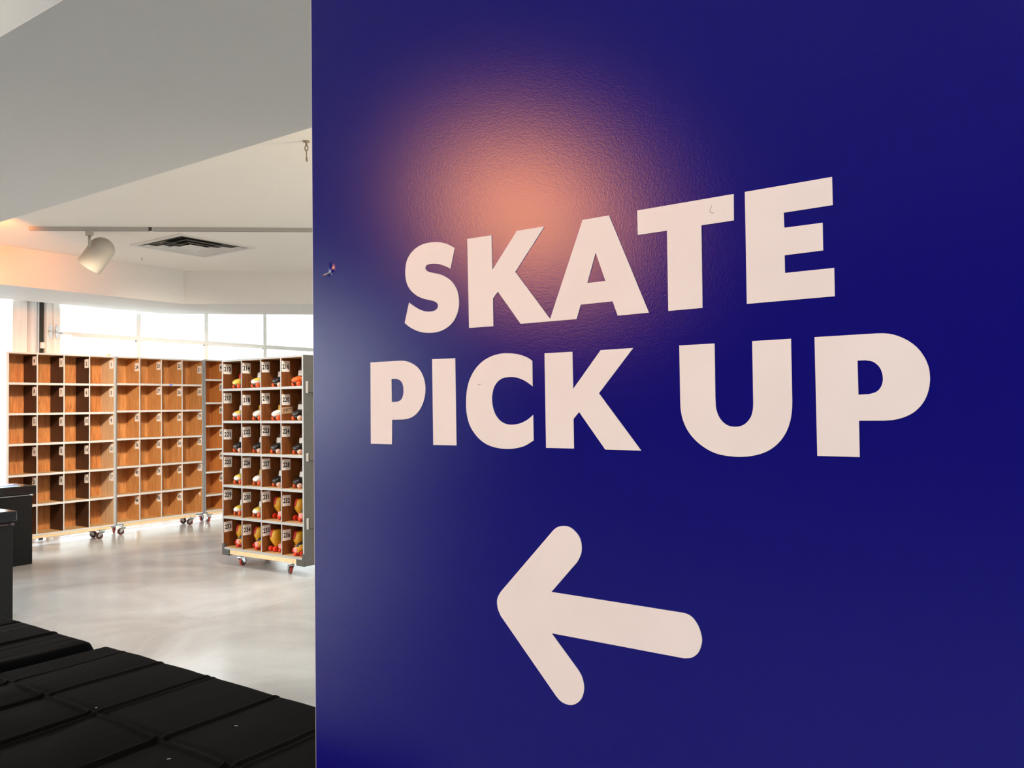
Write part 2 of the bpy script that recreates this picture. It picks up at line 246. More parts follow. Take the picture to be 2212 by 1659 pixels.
# far ceiling with an opening for the diffuser
VX, VY, VH = -7.42, 4.98, .40
ce = MB()
for x0, x1, y0, y1 in ((-10.1, VX-VH, 2.378, 10.4), (VX+VH, 4.2, 2.378, 10.4), (VX-VH, VX+VH, 2.378, VY-VH), (VX-VH, VX+VH, VY+VH, 10.4)):
    ce.box(x0, x1, y0, y1, 3.2, 3.3)
struct('ceiling', ce, M['ceil'])
struct('ceiling_near', MB().box(-10.1, 4.2, -10.2, 1.2, 3.9, 4.0), M['ceil'])
struct('beam', MB().box(-10.1, 4.2, 1.2, 2.378, 2.72, 4.0), M['beam'])
# soffit box with chamfered corner along the window wall
fr = [(-8.874, 2.378), (-8.874, 5.816), (-7.69, 6.81), (-3.65, 10.2)]
bk = [(-9.98, 2.378), (-9.98, 6.28), (-8.61, 7.60), (-5.6, 10.2)]
so = MB()
for a in range(3):
    p = [fr[a], fr[a+1], bk[a+1], bk[a]]
    so.rings([[(x, y, 2.803) for x, y in p], [(x, y, 3.2) for x, y in p]], smooth=False)
struct('soffit', so, M['paint'])
# blue feature wall: white board wrapped on its face in blue vinyl
WX = -1.1295
struct('wall_feature', MB().box(WX, 4.2, 1.0, 1.15, 0, 3.9), M['paint'])
struct('wall_feature_cover', MB().box(WX+.0024, 4.2, .9985, .9999, 0, 3.9), M['blue'])
struct('wall_far', MB().box(-10.1, -3.5, 10.4, 10.55, 0, 4).box(3.5, 4.3, 10.4, 10.55, 0, 4).box(-3.5, 3.5, 10.4, 10.55, 3.0, 4), M['paint'])
struct('wall_right', MB().box(4.2, 4.35, -10.2, 10.4, 0, 4), M['navy'])
struct('wall_near', MB().box(-10.1, 4.3, -10.35, -10.2, 0, 4), M['navy'])
wl = MB().box(XW-.15, XW, -10.2, -8.2, 0, 4).box(XW-.15, XW, -8.2, 1.2, 3.0, 4).box(XW-.15, XW, 9.4, 10.4, 0, 4).box(XW-.15, XW, 1.2, 9.4, 3.2, 4)
struct('wall_window', wl, M['paint'])

# ---- window wall
def window(n, y0, y1, z1, bars, fw=.06):
    w = MB(); x0, x1 = XW-.09, XW-.01
    w.box(x0, x1, y0, y0+fw, 0, z1).box(x0, x1, y1-fw, y1, 0, z1).box(x0, x1, y0+fw, y1-fw, 0, .08).box(x0, x1, y0+fw, y1-fw, z1-.08, z1)
    for b in bars: w.box(x0, x1, b-.025, b+.025, .08, z1-.08)
    o = struct('window_%d' % n, w, M['frame_w'])
    MB().box(XW-.055, XW-.05, y0+fw, y1-fw, .08, z1-.08).build('glass', M['glass'], o)
    return o
window(1, 1.2, 4.541, 3.2, [2.9], .158)
window(2, -3.5, 1.2, 3.0, [-2, -.4])
window(3, -8.2, -3.5, 3.0, [-6.6, -5.0])
wf = MB()
for a in (-3.5, -1.2, 1.15, 3.44): wf.box(a, a+.06, 10.42, 10.5, 0, 3.0)
wf.box(-3.44, 3.44, 10.42, 10.5, 0, .08).box(-3.44, 3.44, 10.42, 10.5, 2.92, 3.0)
wf = struct('window_4', wf, M['frame_w'])  # unseen window added to bring more daylight into the far room
MB().box(-3.44, 3.44, 10.455, 10.46, .08, 2.92).build('glass', M['glass'], wf)
# post beside the overhead door
pm = MB()
n_ = 14
pr = []
for i in range(n_+1):
    t = i/n_; pr.append((XW-.10+.10*math.sin(PI*min(1, t*1.15))**.7 if t < .87 else XW-.09, 4.541+t*.168))
ring = lambda z: [(x, y, z) for x, y in pr]+[(XW-.13, 4.709, z), (XW-.13, 4.541, z)]
pm.rings([ring(0), ring(3.2)], smooth=False)
struct('column', pm, M['post'])
# overhead door
D0, D1 = 4.925, 8.96
d = MB()
d.box(XW-.10, XW-.02, 4.75, D0, 0, 3.2)
d.box(XW-.02, XW-.005, 4.835, D0-.025, 0, 3.2)
d.box(XW-.10, XW-.02, D1, 9.4, 0, 3.2)
door = struct('door_1', d, M['frame_w'])
MB().box(XW-.085, XW-.06, 4.709, 4.75, 0, 3.2).build('slot', M['slot'], door)
tr = MB().box(XW-.06, XW-.0, 4.755, 4.79, 0, 3.2)
tr.build('door_track', M['frame_w'], door)
for z in (2.98, 2.30, 1.6):
    MB().box(XW-.06, XW-.02, 4.706, 4.752, z-.035, z+.035).build('track_bracket', M['frame_w'], door)
zs = [.03, .52, 1.01, 1.50, 1.97, 2.455, 3.19]
for z in zs:
    r = MB().bbox(XW-.05, XW-.012, D0, D1, z-.012, z+.026, .004).box(XW-.05, XW-.02, D0+.13, D1, z-.03, z-.012)
    r.build('door_rail', M['alu'], door)
for k in range(1, 4):
    y = D0+k*1.005-.015
    for a in range(len(zs)-1):
        MB().box(XW-.045, XW-.015, y-.030, y+.030, zs[a]+.026, zs[a+1]-.03).box(XW-.045, XW-.01, y-.03, y+.03, zs[a+1]-.045, zs[a+1]-.03).build('mullion', M['alu'], door)
for a in range(len(zs)-1):
    MB().box(XW-.034, XW-.030, D0, D1, zs[a]+.026, zs[a+1]-.03).build('door_glass', M['glass'], door)
for y in (4.80, 4.875):                                   # butterfly hinge plates and roller pin
    h = MB()
    for s_ in (-1, 1):
        pts = [(math.cos(t)*.020*(1-.25*math.sin(t)), .042+math.sin(t)*.042) for t in [2*PI*i/18 for i in range(18)]]
        h.rings([[(XW-.003, y+a, 2.468+s_*b) for a, b in pts], [(XW+.006, y+a, 2.468+s_*b) for a, b in pts]], smooth=False)
        h.tube((XW+.006, y, 2.468+s_*.05), (XW+.010, y, 2.468+s_*.05), .005, n=8)
    h.build('door_hinge', M['steel'], door)
MB().tube((XW+.008, 4.77, 2.468), (XW+.008, 4.93, 2.462), .010, n=12).build('roller_pin', M['steel'], door)

# ------------------------------------------------------------------ wall lettering
wa = (-.55, .9985, 1.5)
let = thing('wall_lettering', 'large off-white capital lettering on the blue wall reading SKATE PICK UP', 'lettering', wa)
def glyph(key, name, parent, eps, th=.0009):
    cu = bpy.data.curves.new('g', 'CURVE'); cu.dimensions = '2D'; cu.fill_mode = 'BOTH'; cu.extrude = th/2
    for c in GLYPHS[key]:
        sp = cu.splines.new('POLY'); n = len(c)//2; sp.points.add(n-1); sp.use_cyclic_u = True
        for i in range(n): sp.points[i].co = (c[2*i]/1e4-wa[0], c[2*i+1]/1e4-wa[2], 0, 1)
    o = bpy.data.objects.new('g', cu); C.objects.link(o)
    me = bpy.data.meshes.new_from_object(o.evaluated_get(bpy.context.evaluated_depsgraph_get()))
    bpy.data.objects.remove(o); bpy.data.curves.remove(cu)
    for v in me.vertices: v.co = Vector((v.co.x, -v.co.z-th/2-eps, v.co.y))
    me.materials.clear(); me.materials.append(M['letter'])
    ob = bpy.data.objects.new(name, me); C.objects.link(ob); ob.parent = parent
    return ob
G_ = {}
for i, (k, l_) in enumerate((('S', 'S'), ('K', 'K of the upper word'), ('A', 'A'), ('T', 'T'), ('E', 'E'), ('P', 'P of the middle word'), ('I', 'I'), ('C', 'C'), ('K2', 'K of the middle word'), ('U', 'U'), ('P2', 'large P at the end'))):
    G_[k] = glyph(k, 'letter', let, .0001*(i % 2)); G_[k]['label'] = 'capital letter ' + l_
def scratch(parent, pts, w=.0006):
    sm = MB()
    for (x0, z0), (x1, z1) in zip(pts, pts[1:]):
        sm.tube((x0-wa[0], -.0012, z0-wa[2]), (x1-wa[0], -.0012, z1-wa[2]), w, n=6)
    o = sm.build('scratch', M['scratch'], parent)
scratch(G_['T'], [(-.3763, 1.7544), (-.3791, 1.7483), (-.3774, 1.7452), (-.3738, 1.7444)], .0004)
scratch(G_['C'], [(-.7567, 1.5359), (-.7538, 1.5341), (-.7501, 1.5355)], .0005)
arrow = thing('wall_arrow', 'off-white rounded arrow pointing left on the blue wall below the words', 'arrow', wa)
glyph('arrow', 'arrow_shape', arrow, .0001)
pn = thing('wall_nail', 'tiny shiny nail sticking out of the blue wall near its left edge', 'nail', (-1.079, .9984, 1.744))
MB().tube((.002, .002, .001), (-.013, -.006, -.006), .0011, n=10).build('nail_shank', M['steel'], pn)
MB().lathe((-.013, -.006, -.006), (-.85, -.35, -.4), [(0, .0011), (.0004, .0017), (.0014, .0017), (.0018, .0009)], 14).build('nail_head', mat('red_nail_head', (.55, .12, .12), .4), pn)
bl = MB()
rs = []
for k in range(7):
    t = k/6; r = .011*t
    rs.append([(.001+math.cos(2*PI*i/20)*r*.9-.004*t*0, -.0018*(1-t)**1.6-.00005, .006+math.sin(2*PI*i/20)*r*1.1-.0035*(1-t)) for i in range(20)])
bl.rings(rs, cap0=True, cap1=False).build('vinyl_blister', M['blue'], pn)

# ------------------------------------------------------------------ ceiling fittings
T0, T1, TJ = Vector((-7.796, 3.561, 3.2)), Vector((-3.6, 7.03, 3.2)), Vector((-6.984, 4.238, 3.2))
td = (T1-T0).normalized(); tn = Vector((-td.y, td.x, 0))
track = thing('lighting_track', 'long straight grey lighting track fixed under the white ceiling', 'lighting track', T0)
def bar(mb, a, b, hw, z0, z1):
    a = a-T0; b = b-T0
    p = [a-tn*hw, b-tn*hw, b+tn*hw, a+tn*hw]
    mb.rings([[(q.x, q.y, z0) for q in p], [(q.x, q.y, z1) for q in p]], smooth=False)
for a, b in ((T0, TJ-td*.01), (TJ+td*.02, T1)):
    m = MB()
    for s_ in (-1, 1):
        o_ = tn*(s_*.0145)
        bar(m, a+o_, b+o_, .0045, -.034, 0)
    bar(m, a, b, .010, -.010, 0)
    m.build('rail', M['track'], track)
m = MB(); bar(m, TJ-td*.01, TJ+td*.02, .017, -.030, 0); m.build('joint', M['track_dk'], track)
m = MB(); bar(m, T0-td*.006, T0, .019, -.034, 0); m.build('end_cap', M['track'], track)
hp = T0+td*(.52)
head = thing('track_spotlight', 'off-white bullet-shaped spotlight hanging from the ceiling track', 'spotlight', (hp.x, hp.y, 3.166))
am = MB(); am.bbox(-.036, .036, -.022, .022, -.045, 0, .005); am.build('adapter', M['lamp'], head)
MB().tube((0, 0, -.045), (0, 0, -.15), .013, n=16).build('stem', M['lamp'], head)
ax = Vector((-.49, -.30, -.75)).normalized()
c0 = Vector((-7.400, 4.055, 3.085))-Vector((hp.x, hp.y, 3.166))
R_ = .112; L_ = .315
prof = [(0.0, .012)]+[(R_*.92*(1-math.cos(a)), R_*math.sin(a)) for a in [PI/2*i/9 for i in range(2, 10)]]+[(L_-.006, R_), (L_, R_-.002), (L_, R_-.010), (L_-.05, R_-.012)]
MB().lathe(c0-ax*.03, ax, prof, 36, cap=False).build('lamp_shade', M['lamp'], head)
MB().lathe(c0+ax*(L_-.10), ax, [(0, .03), (.005, R_-.014), (.01, R_-.014), (.02, .05)], 28).build('lamp_bulb', mat('lamp_lens', (.8, .78, .7), .3), head)

vent = thing('ceiling_vent', 'square white ceiling air vent with nested slanted louvres', 'air vent', (VX, VY, 3.2))
def sq(h, z): return [(-h, -h, z), (h, -h, z), (h, h, z), (-h, h, z)]
MB().rings([sq(.435, 0), sq(.435, -.012), sq(.385, -.012), sq(.385, .0), sq(.40, .10)], cap0=False, cap1=False, smooth=False).build('vent_frame', M['vent'], vent)
for (h0, z0, h1, z1) in ((.372, -.012, .335, .004), (.272, -.016, .232, .002), (.185, -.020, .150, -.004)):
    MB().rings([sq(h0, z0), sq(h1, z1), sq(h1-.004, z1+.002), sq(h0-.012, z0-.001)], cap0=False, cap1=False, smooth=False).build('louvre', M['vent'], vent)
MB().rings([sq(.118, -.020), sq(.02, .0)], cap0=True, cap1=True, smooth=False).build('centre_plate', M['vent'], vent)
MB().rings([sq(.398, .0), sq(.398, .30)], cap0=False, cap1=True, smooth=False).build('duct_box', M['duct'], vent)

hk = thing('ceiling_hook', 'small brown hook hanging from the ceiling beside the blue wall', 'hook', (-3.962, 3.463, 3.2))
hm = MB().lathe((0, 0, 0), (0, 0, -1), [(0, .022), (.006, .022), (.01, .008), (.03, .007)], 14)
pts = [Vector((.012*math.sin(t)*1.2, 0, -.045+.016*math.cos(t))) for t in [2*PI*i/14 for i in range(15)]]
for a, b in zip(pts, pts[1:]): hm.tube(a, b, .004, n=8)
hm.tube((0, 0, -.06), (0, 0, -.11), .004, n=8).tube((0, 0, -.105), (.004, 0, -.13), .006, n=8)
hm.build('hook_body', mat('hook_brown', (.30, .24, .17), .5), hk)
sp = thing('ceiling_sensor', 'tiny grey sprinkler head on the ceiling in front of the air vent', 'sprinkler', (-8.44, 5.023, 3.2))
MB().lathe((0, 0, 0), (0, 0, -1), [(0, .012), (.004, .011), (.006, .005), (.02, .004), (.023, .009), (.026, .009), (.028, .002)], 16).build('sprinkler_body', M['steel'], sp)

# ------------------------------------------------------------------ cubby racks on casters (front = local -Y)
def caster_parts(parent, x, y, ang, h=.105, red=True):
    m = MB(); ca, sa = math.cos(ang), math.sin(ang)
    def P(a, b, z): return (x+a*ca-b*sa, y+a*sa+b*ca, z)      # a along rolling direction, b along the axle
    m.box(x-.042, x+.042, y-.032, y+.032, h-.006, h)
    m.lathe((x, y, h-.006), (0, 0, -1), [(0, .028), (.012, .030), (.016, .022)], 18)
    for s_ in (-1, 1):
        pl = [(-.026, h-.02), (.026, h-.02), (.040, .040), (.030, .028), (.016, .034)]
        m.rings([[P(a, s_*.019, z) for a, z in pl], [P(a, s_*.0225, z) for a, z in pl]], smooth=False)
    m.rings([[P(a, b, h-.030) for a, b in ((-.026, -.0225), (.026, -.0225), (.026, .0225), (-.026, .0225))], [P(a, b, h-.018) for a, b in ((-.026, -.0225), (.026, -.0225), (.026, .0225), (-.026, .0225))]], smooth=False)
    c = m.build('caster', M['steel'], parent)
    wc = Vector(P(.028, 0, .040)); axd = Vector((-sa, ca, 0))
    MB().lathe(wc-axd*.016, axd, [(0, .010), (.001, .028), (.004, .036), (.007, .040), (.025, .040), (.028, .036), (.031, .028), (.032, .010)], 26, mis=[0, 0, 1, 1, 1, 0, 0, 0]).build('wheel', [M['hub'], M['tread']], c)
    MB().tube(wc-axd*.026, wc+axd*.026, .006, n=10).build('axle', M['steel'], c)
    return c

def card(parent, txt, o, right, up, w=.093, h=.1, m='card', dh=.042, bold=.035, label=None):
    o = Vector(o); r = Vector(right).normalized(); u = Vector(up).normalized(); nrm = r.cross(u)
    mb = MB(); q = [o-r*w/2-u*h/2, o+r*w/2-u*h/2, o+r*w/2+u*h/2, o-r*w/2+u*h/2]
    mb.rings([q, [p+nrm*.0007 for p in q]], smooth=False)
    c = mb.build('number_card', M[m], parent)
    if txt:
        c['label'] = label or 'white card numbered ' + txt
        me = text_mesh(txt, dh, bold)
        mx = max(abs(v.co.x) for v in me.vertices); k = min(1, w*.42/mx)
        for v in me.vertices: v.co = o + r*(v.co.x*k) + u*v.co.y + nrm*.0011
        me.materials.append(M['ink'])
        t = bpy.data.objects.new('number', me); C.objects.link(t); t.parent = c
    return c

def rack(label, loc, rz, W, D, ztop, shelves, zb, cols, back, divs, sides, edge, ends, cards, card_side, cap, rail, casters, group, floor_m='shelf_wood', out='grey_lt', th=.026):
    t = thing('cubby_rack', label, 'shelving unit', loc, rz, group)
    dt, st = .013, .024
    zl = zb-.02
    for i, x in enumerate((0, W-th)):
        inn = {'+x': 1, '-y': 2} if i == 0 else {'-x': 1, '-y': 2}
        MB().box(x, x+th, 0, D, zl, ztop, 0, inn).build('side_panel', [M[out], M[sides[i]], M[ends[i]]], t)
    MB().box(th, W-th, 0, D, ztop-.018, ztop, 0, {'-z': 1, '-y': 2}).build('top_panel', [M[out], M[floor_m], M[edge]], t)
    MB().box(th, W-th, 0, D, zl, zb, 1, {'-y': 2}).build('bottom_panel', [M[out], M[floor_m], M[edge]], t)
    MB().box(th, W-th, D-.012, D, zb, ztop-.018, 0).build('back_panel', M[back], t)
    for z in shelves:
        MB().box(th, W-th, .001, D-.012, z-st/2, z+st/2, 0, {'-y': 1}).build('shelf', [M[floor_m], M[edge]], t)
    xs = [th+(W-2*th)*i/cols for i in range(cols+1)]
    lev = [zb]+sorted(shelves)+[ztop-.018]
    for i in range(1, cols):
        mb = MB()
        for a in range(len(lev)-1):
            z0 = lev[a]+(st/2 if a else 0); z1 = lev[a+1]-(st/2 if a < len(lev)-2 else 0)
            mb.box(xs[i]-dt/2, xs[i]+dt/2, -.001, D-.012, z0, z1, 0, {'-y': 1})
        mb.build('divider', [M[divs[i-1]], M[edge]], t)
    # pine rail under the box and its corner irons
    MB().bbox(rail[0], W-rail[0], .002, .042, rail[1], zl, .003).bbox(rail[0], W-rail[0], D-.045, D-.005, rail[1], zl, .003).build('base_rail', M['pine'], t)
    if cap:
        for x0, x1 in ((-.004, .105), (W-.105, W+.004)):
            mb = MB().bbox(x0, x1, -.004, D+.004, .098, zl+.003, .006)
            xa = -.002 if x0 < 0 else W-.030
            mb.bbox(xa, xa+.032, -.004, .03, zl, zb+.035, .004)
            mb.build('corner_cap', M[out], t)
    else:
        for x0, x1 in ((0, rail[0]-.004), (W-rail[0]+.004, W)):
            MB().box(x0, x1, .0, D, rail[1]+.012, zl).build('corner_iron', M['edge_dk'], t)
    for x, y, a in casters: caster_parts(t, x, y, a)
    lev2 = [ztop-.018+st/2]+sorted(shelves, reverse=True)
    R = random.Random(len(label))
    for (row, col), (txt, dz) in cards.items():
        zt = lev2[row]-st/2-dz; tl = R.uniform(-.045, .045)
        if card_side == 'right':
            xr = xs[col+1]-(dt/2 if col+1 < cols else 0)-.0001
            card(t, txt, (xr, .052, zt-.05), (0, -1, tl), (0, tl, 1), w=.088)
        else:
            xl = xs[col]+(dt/2 if col else 0)+.0001
            card(t, txt, (xl, .052, zt-.05), (0, 1, tl), (0, -tl, 1))
    return t, xs, lev2

G1 = 'empty cubby racks in front of the window wall'
# rack with cards 1 to 20
cd = {(r, c): (str(4*r+4-c), dz) for r in range(5) for c, dz in enumerate((.02, .028, .03, .03))}
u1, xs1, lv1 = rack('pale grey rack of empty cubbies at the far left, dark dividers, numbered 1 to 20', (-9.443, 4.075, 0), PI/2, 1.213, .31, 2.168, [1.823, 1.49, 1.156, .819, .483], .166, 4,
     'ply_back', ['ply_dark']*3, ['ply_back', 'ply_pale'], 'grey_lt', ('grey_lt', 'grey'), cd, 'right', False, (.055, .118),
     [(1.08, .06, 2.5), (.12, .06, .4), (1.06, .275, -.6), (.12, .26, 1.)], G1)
cd = {}
for r in range(6):
    for c in range(4):
        if (r, c) in ((1, 0), (5, 3)): continue
        cd[(r, c)] = (str(21+4*r+3-c), ((.055, .03, .02, .06) if r == 0 else (.02, .015, .03, .02) if r in (1, 5) else (.015, .02, .02, .01))[c])
u2, xs2, lv2 = rack('grey rack of empty cubbies, middle of the three by the windows, numbered 21 to 44', (-9.55, 5.337, 0), PI/2, 1.217, .31, 2.178, [1.838, 1.505, 1.165, .824, .482], .162, 4,
     'ply_mid', ['ply_mid']*3, ['ply_mid', 'ply_mid'], 'grey_lt', ('side_edge', 'side_edge'), cd, 'right', False, (.11, .112),
     [(.14, .06, 2.6), (1.08, .06, 2.3), (1.06, .275, -.5), (.14, .275, 1.)], G1)
mb = MB(); q = [Vector((xs2[4]-.0006, y, z)) for y, z in ((.03, lv2[5]-.06), (.085, lv2[5]-.075), (.04, lv2[5]-.115), (.035, lv2[5]-.09))]
mb.rings([q, [p-Vector((.0006, 0, 0)) for p in q]], smooth=False); mb.build('torn_card', M['card'], u2)
cd = {(r, c): (str(48+4*r-c), .03) for r in range(6) for c in range(4)}
rack('grey rack of seven-level orange cubbies, third by the windows, half hidden behind the skate cart', (-9.58, 6.58, 0), PI/2, 1.2, .31, 2.19, [1.915, 1.60, 1.29, .977, .67, .363], .165, 4,
     'ply_orange', ['ply_orange']*3, ['ply_orange', 'ply_orange'], 'grey_lt', ('side_edge', 'side_edge'), cd, 'right', False, (.055, .115),
     [(.12, .065, PI/2), (1.08, .065, 1.2), (.12, .26, .4), (1.08, .26, .3)], G1)

mb = MB(); q = [(.33, .40), (.345, .385), (.36, .382), (.375, .36), (.385, .335), (.40, .33), (.425, .315)]
q = [(a+.012, b-.02) for a, b in q]
for (a, b), (c, d) in zip(q, q[1:]): mb.tube((a, .2978, b), (c, .2978, d), .0042, n=6)
mb.build('crack', M['slot'], u1)
for a, b, in ((.71, 2.03), (.43, .62)):
    MB().rings([[(a+.028*math.cos(2*PI*i/18), y_, b+.045*math.sin(2*PI*i/18)) for i in range(18)] for y_ in (.2985, .2975)], smooth=False).build('knot_plug', M['ply_pale'], u1)
MB().box(.72, .765, -.0008, .002, 1.828, 1.846).build('tape_mark', M['tape'], u2)
tag(MB().bbox(-9.56, -9.50, 5.225, 5.262, 2.1685, 2.20, .003).build('wooden_block', M['ply_pale']), 'tiny pale wooden block left on top of the leftmost rack', 'block')
# skate cart
CX, CY, CW, CD = -6.858, 4.91, 1.178, .42
dzs = [(.018, .02, .02, .025), (.018, .04, .03, .045), (.06, .035, .02, .025), (.02, .02, .022, .022), (.03, .04, .02, .04), (.035, .045, .03, .05)]
cd = {(r, c): (str(213+4*r+c), dzs[r][c]) for r in range(6) for c in range(4)}
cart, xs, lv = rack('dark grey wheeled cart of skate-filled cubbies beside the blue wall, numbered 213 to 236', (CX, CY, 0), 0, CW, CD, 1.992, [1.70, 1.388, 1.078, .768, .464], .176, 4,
     'ply_dark', ['ply_red']*3, ['ply_red', 'ply_red'], 'grey', ('grey', 'grey'), cd, 'left', True, (.112, .112),  # cart back panel: shade inside the cells put into a darker wood
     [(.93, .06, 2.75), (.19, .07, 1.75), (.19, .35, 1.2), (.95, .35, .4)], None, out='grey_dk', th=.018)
card(cart, 'EMPTY', (xs[3]+.0075, .066, lv[1]-.205), (0, 1, .06), (0, -.06, 1), w=.125, h=.06, m='kraft', dh=.036, bold=.0, label='brown card reading EMPTY')
for z0, z1 in ((1.652, 1.749), (1.039, 1.10), (.432, .52)):
    MB().bbox(CW, CW+.016, .055, .215, z0, z1, .004).build('side_cleat', M['grey_dk'], cart)
    MB().box(CW, CW+.003, .028, .055, z0-.005, z1+.005).build('cleat_backing', M['track'], cart)

# ------------------------------------------------------------------ skates
def sect_y(y, hw, z0, z1, n=20, e=2.6):      # cross-section across the foot
    zc, hz = (z0+z1)/2, (z1-z0)/2; r = []
    for i in range(n):
        t = 2*PI*i/n; c, s_ = math.cos(t), math.sin(t)
        r.append((hw*math.copysign(abs(c)**(2/e), c), y, zc+hz*math.copysign(abs(s_)**(2/e), s_)))
    return r
def sect_z(z, hw, y0, y1, n=20, e=2.4):
    yc, hy = (y0+y1)/2, (y1-y0)/2; r = []
    for i in range(n):
        t = 2*PI*i/n; c, s_ = math.cos(t), math.sin(t)
        r.append((hw*math.copysign(abs(c)**(2/e), c), yc+hy*math.copysign(abs(s_)**(2/e), s_), z))
    return r
def wheels(t, ys, hx, r, m, m_front=None):
    for k, y in enumerate(ys):
        for sx in (-1, 1):
            MB().lathe((sx*hx-.013, y, r), (1, 0, 0), [(0, r*.5), (.001, r*.8), (.004, r), (.022, r), (.025, r*.8), (.026, r*.5)], 18).build('wheel', M[m_front if (m_front and sx > 0 and k == 0) else m], t)
def toe_skate(name, label, shell, cap, cuff, band, wheel, wheel2=None, group=None, base='sh_black'):
    t = thing(name, label, 'roller skate', group=group)
    b = MB(); b.rings([sect_y(.004, .020, .048, .064), sect_y(.010, .032, .041, .075), sect_y(.030, .041, .036, .087), sect_y(.06, .045, .034, .095), sect_y(.09, .044, .034, .099), sect_y(.15, .040, .034, .098), sect_y(.20, .038, .034, .097), sect_y(.222, .026, .040, .095)])
    b.rings([sect_z(.08, .040, .070, .222), sect_z(.11, .040, .078, .222), sect_z(.14, .041, .084, .220), sect_z(.146, .040, .086, .218)])
    b.build('shell', M[shell], t)
    if cap:
        c = MB(); st = ((.012, .032, .042, .077), (.030, .042, .036, .0885), (.06, .046, .034, .097), (.082, .0455, .034, .1005))
        rs = []
        for y, hw, z0, z1 in st:
            full = sect_y(y, hw+.0012, z0, z1+.0012, 28); zc = (z0+z1)/2+.006
            rs.append([full[i] for i in range(1, 14)])
        n = len(rs[0]); o = []
        vs = [p for r in rs for p in r]; fs = [[k*n+i, k*n+i+1, (k+1)*n+i+1, (k+1)*n+i] for k in range(len(rs)-1) for i in range(n-1)]
        c.quadmesh(vs, fs, smooth=True).build('toe_panel', M[cap], t)
    MB().rings([sect_z(.099, .0455, .070, .226), sect_z(.103, .0485, .070, .228), sect_z(.143, .0485, .076, .228), sect_z(.149, .0455, .080, .226)]).build('cuff', M[cuff], t)
    MB().rings([sect_z(.145, .041, .084, .217), sect_z(.172, .042, .088, .219), sect_z(.188, .037, .094, .215), sect_z(.165, .028, .105, .205)]).build('liner', M['liner'], t)
    k = MB()
    k.bbox(.040, .052, .075, .125, .072, .098, .004).bbox(-.052, -.040, .075, .125, .072, .098, .004)
    k.rings([sect_z(.088, .0462, .062, .120), sect_z(.100, .0465, .066, .124)]); k.build('buckle', M[band], t)
    MB().bbox(-.026, .026, .022, .215, .026, .042, .004).bbox(-.012, .012, .05, .19, .012, .03, .003).build('sole_plate', M[base], t)
    wheels(t, (.040, .185), .036, .0225, wheel, wheel2)
    return t
def heel_skate(name, label, group=None):     # heel towards -Y
    t = thing(name, label, 'roller skate', group=group)
    z_ = ((.036, .058, .115, .020), (.05, .048, .125, .026), (.07, .034, .130, .033), (.09, .018, .132, .038), (.112, .006, .128, .043), (.13, .004, .124, .045), (.15, .010, .120, .045), (.175, .018, .114, .045), (.197, .028, .110, .043))
    b = MB(); b.rings([sect_z(z, hw, y0, y1) for z, y0, y1, hw in z_])
    b.rings([sect_y(.09, .034, .036, .11), sect_y(.14, .042, .034, .105), sect_y(.19, .043, .034, .085), sect_y(.225, .034, .036, .068), sect_y(.238, .018, .042, .06)])
    b.build('boot', M['b_yellow'], t)
    p = MB(); full = []
    for z, y0, y1, hw in ((.135, .0005, .118, .046), (.150, .003, .116, .049), (.175, .012, .108, .0495), (.198, .024, .100, .047), (.205, .032, .09, .040)):
        r = sect_z(z, hw, y0, y1, 28); full.append([r[i % 28] for i in range(13, 22)])
    n = len(full[0]); p.quadmesh([q for r in full for q in r], [[k*n+i, k*n+i+1, (k+1)*n+i+1, (k+1)*n+i] for k in range(4) for i in range(n-1)], smooth=True)
    pc = p.build('collar_pad', M['b_red'], t); pc.modifiers.new('s', 'SOLIDIFY').thickness = .008
    MB().bbox(-.018, .018, .122, .142, .06, .165, .005).build('lacing', M['sh_black'], t)
    MB().bbox(-.024, .024, .045, .225, .026, .038, .004).build('sole_plate', M['b_red'], t)
    MB().lathe((0, .236, .034), (0, .5, -.8), [(0, .012), (.012, .015), (.022, .012)], 14).build('toe_stop', M['b_wheel'], t)
    wheels(t, (.030, .185), .033, .026, 'b_wheel')
    return t
def low_skate(name, label, group=None):      # toe towards -Y, lace throat open
    t = thing(name, label, 'roller skate', group=group)
    b = MB(); b.rings([sect_y(.006, .024, .034, .060), sect_y(.014, .036, .032, .078), sect_y(.04, .044, .030, .094), (sect_y(.07, .045, .030, .105)), sect_y(.10, .042, .030, .115), sect_y(.16, .040, .030, .135), sect_y(.21, .037, .030, .13), sect_y(.228, .024, .036, .11)])
    b.build('boot', M['b_orange'], t)
    sc = MB()
    for i in range(9):                       # pinked edge along the throat
        y = .03+i*.012
        for sx in (-1, 1): sc.lathe((sx*(.030), y, .090+i*.003), (sx*.7, 0, .7), [(0, .0075), (.004, .006)], 6)
    sc.build('pinked_edge', M['sh_yellow'], t)
    MB().rings([sect_y(.022, .020, .078, .094), sect_y(.05, .028, .082, .112), sect_y(.10, .030, .09, .128), sect_y(.15, .026, .10, .142)]).build('lacing', M['sh_black'], t)
    MB().bbox(-.024, .024, .002, .010, .040, .078, .004).build('toe_guard', M['b_pink'], t)
    MB().bbox(-.034, .034, .016, .22, .020, .034, .005).build('sole_plate', M['b_red'], t)
    MB().lathe((0, .006, .028), (0, -.4, -.6), [(0, .012), (.012, .014), (.02, .011)], 14).build('toe_stop', M['b_wheel'], t)
    wheels(t, (.05, .185), .034, .021, 'b_wheel')
    return t

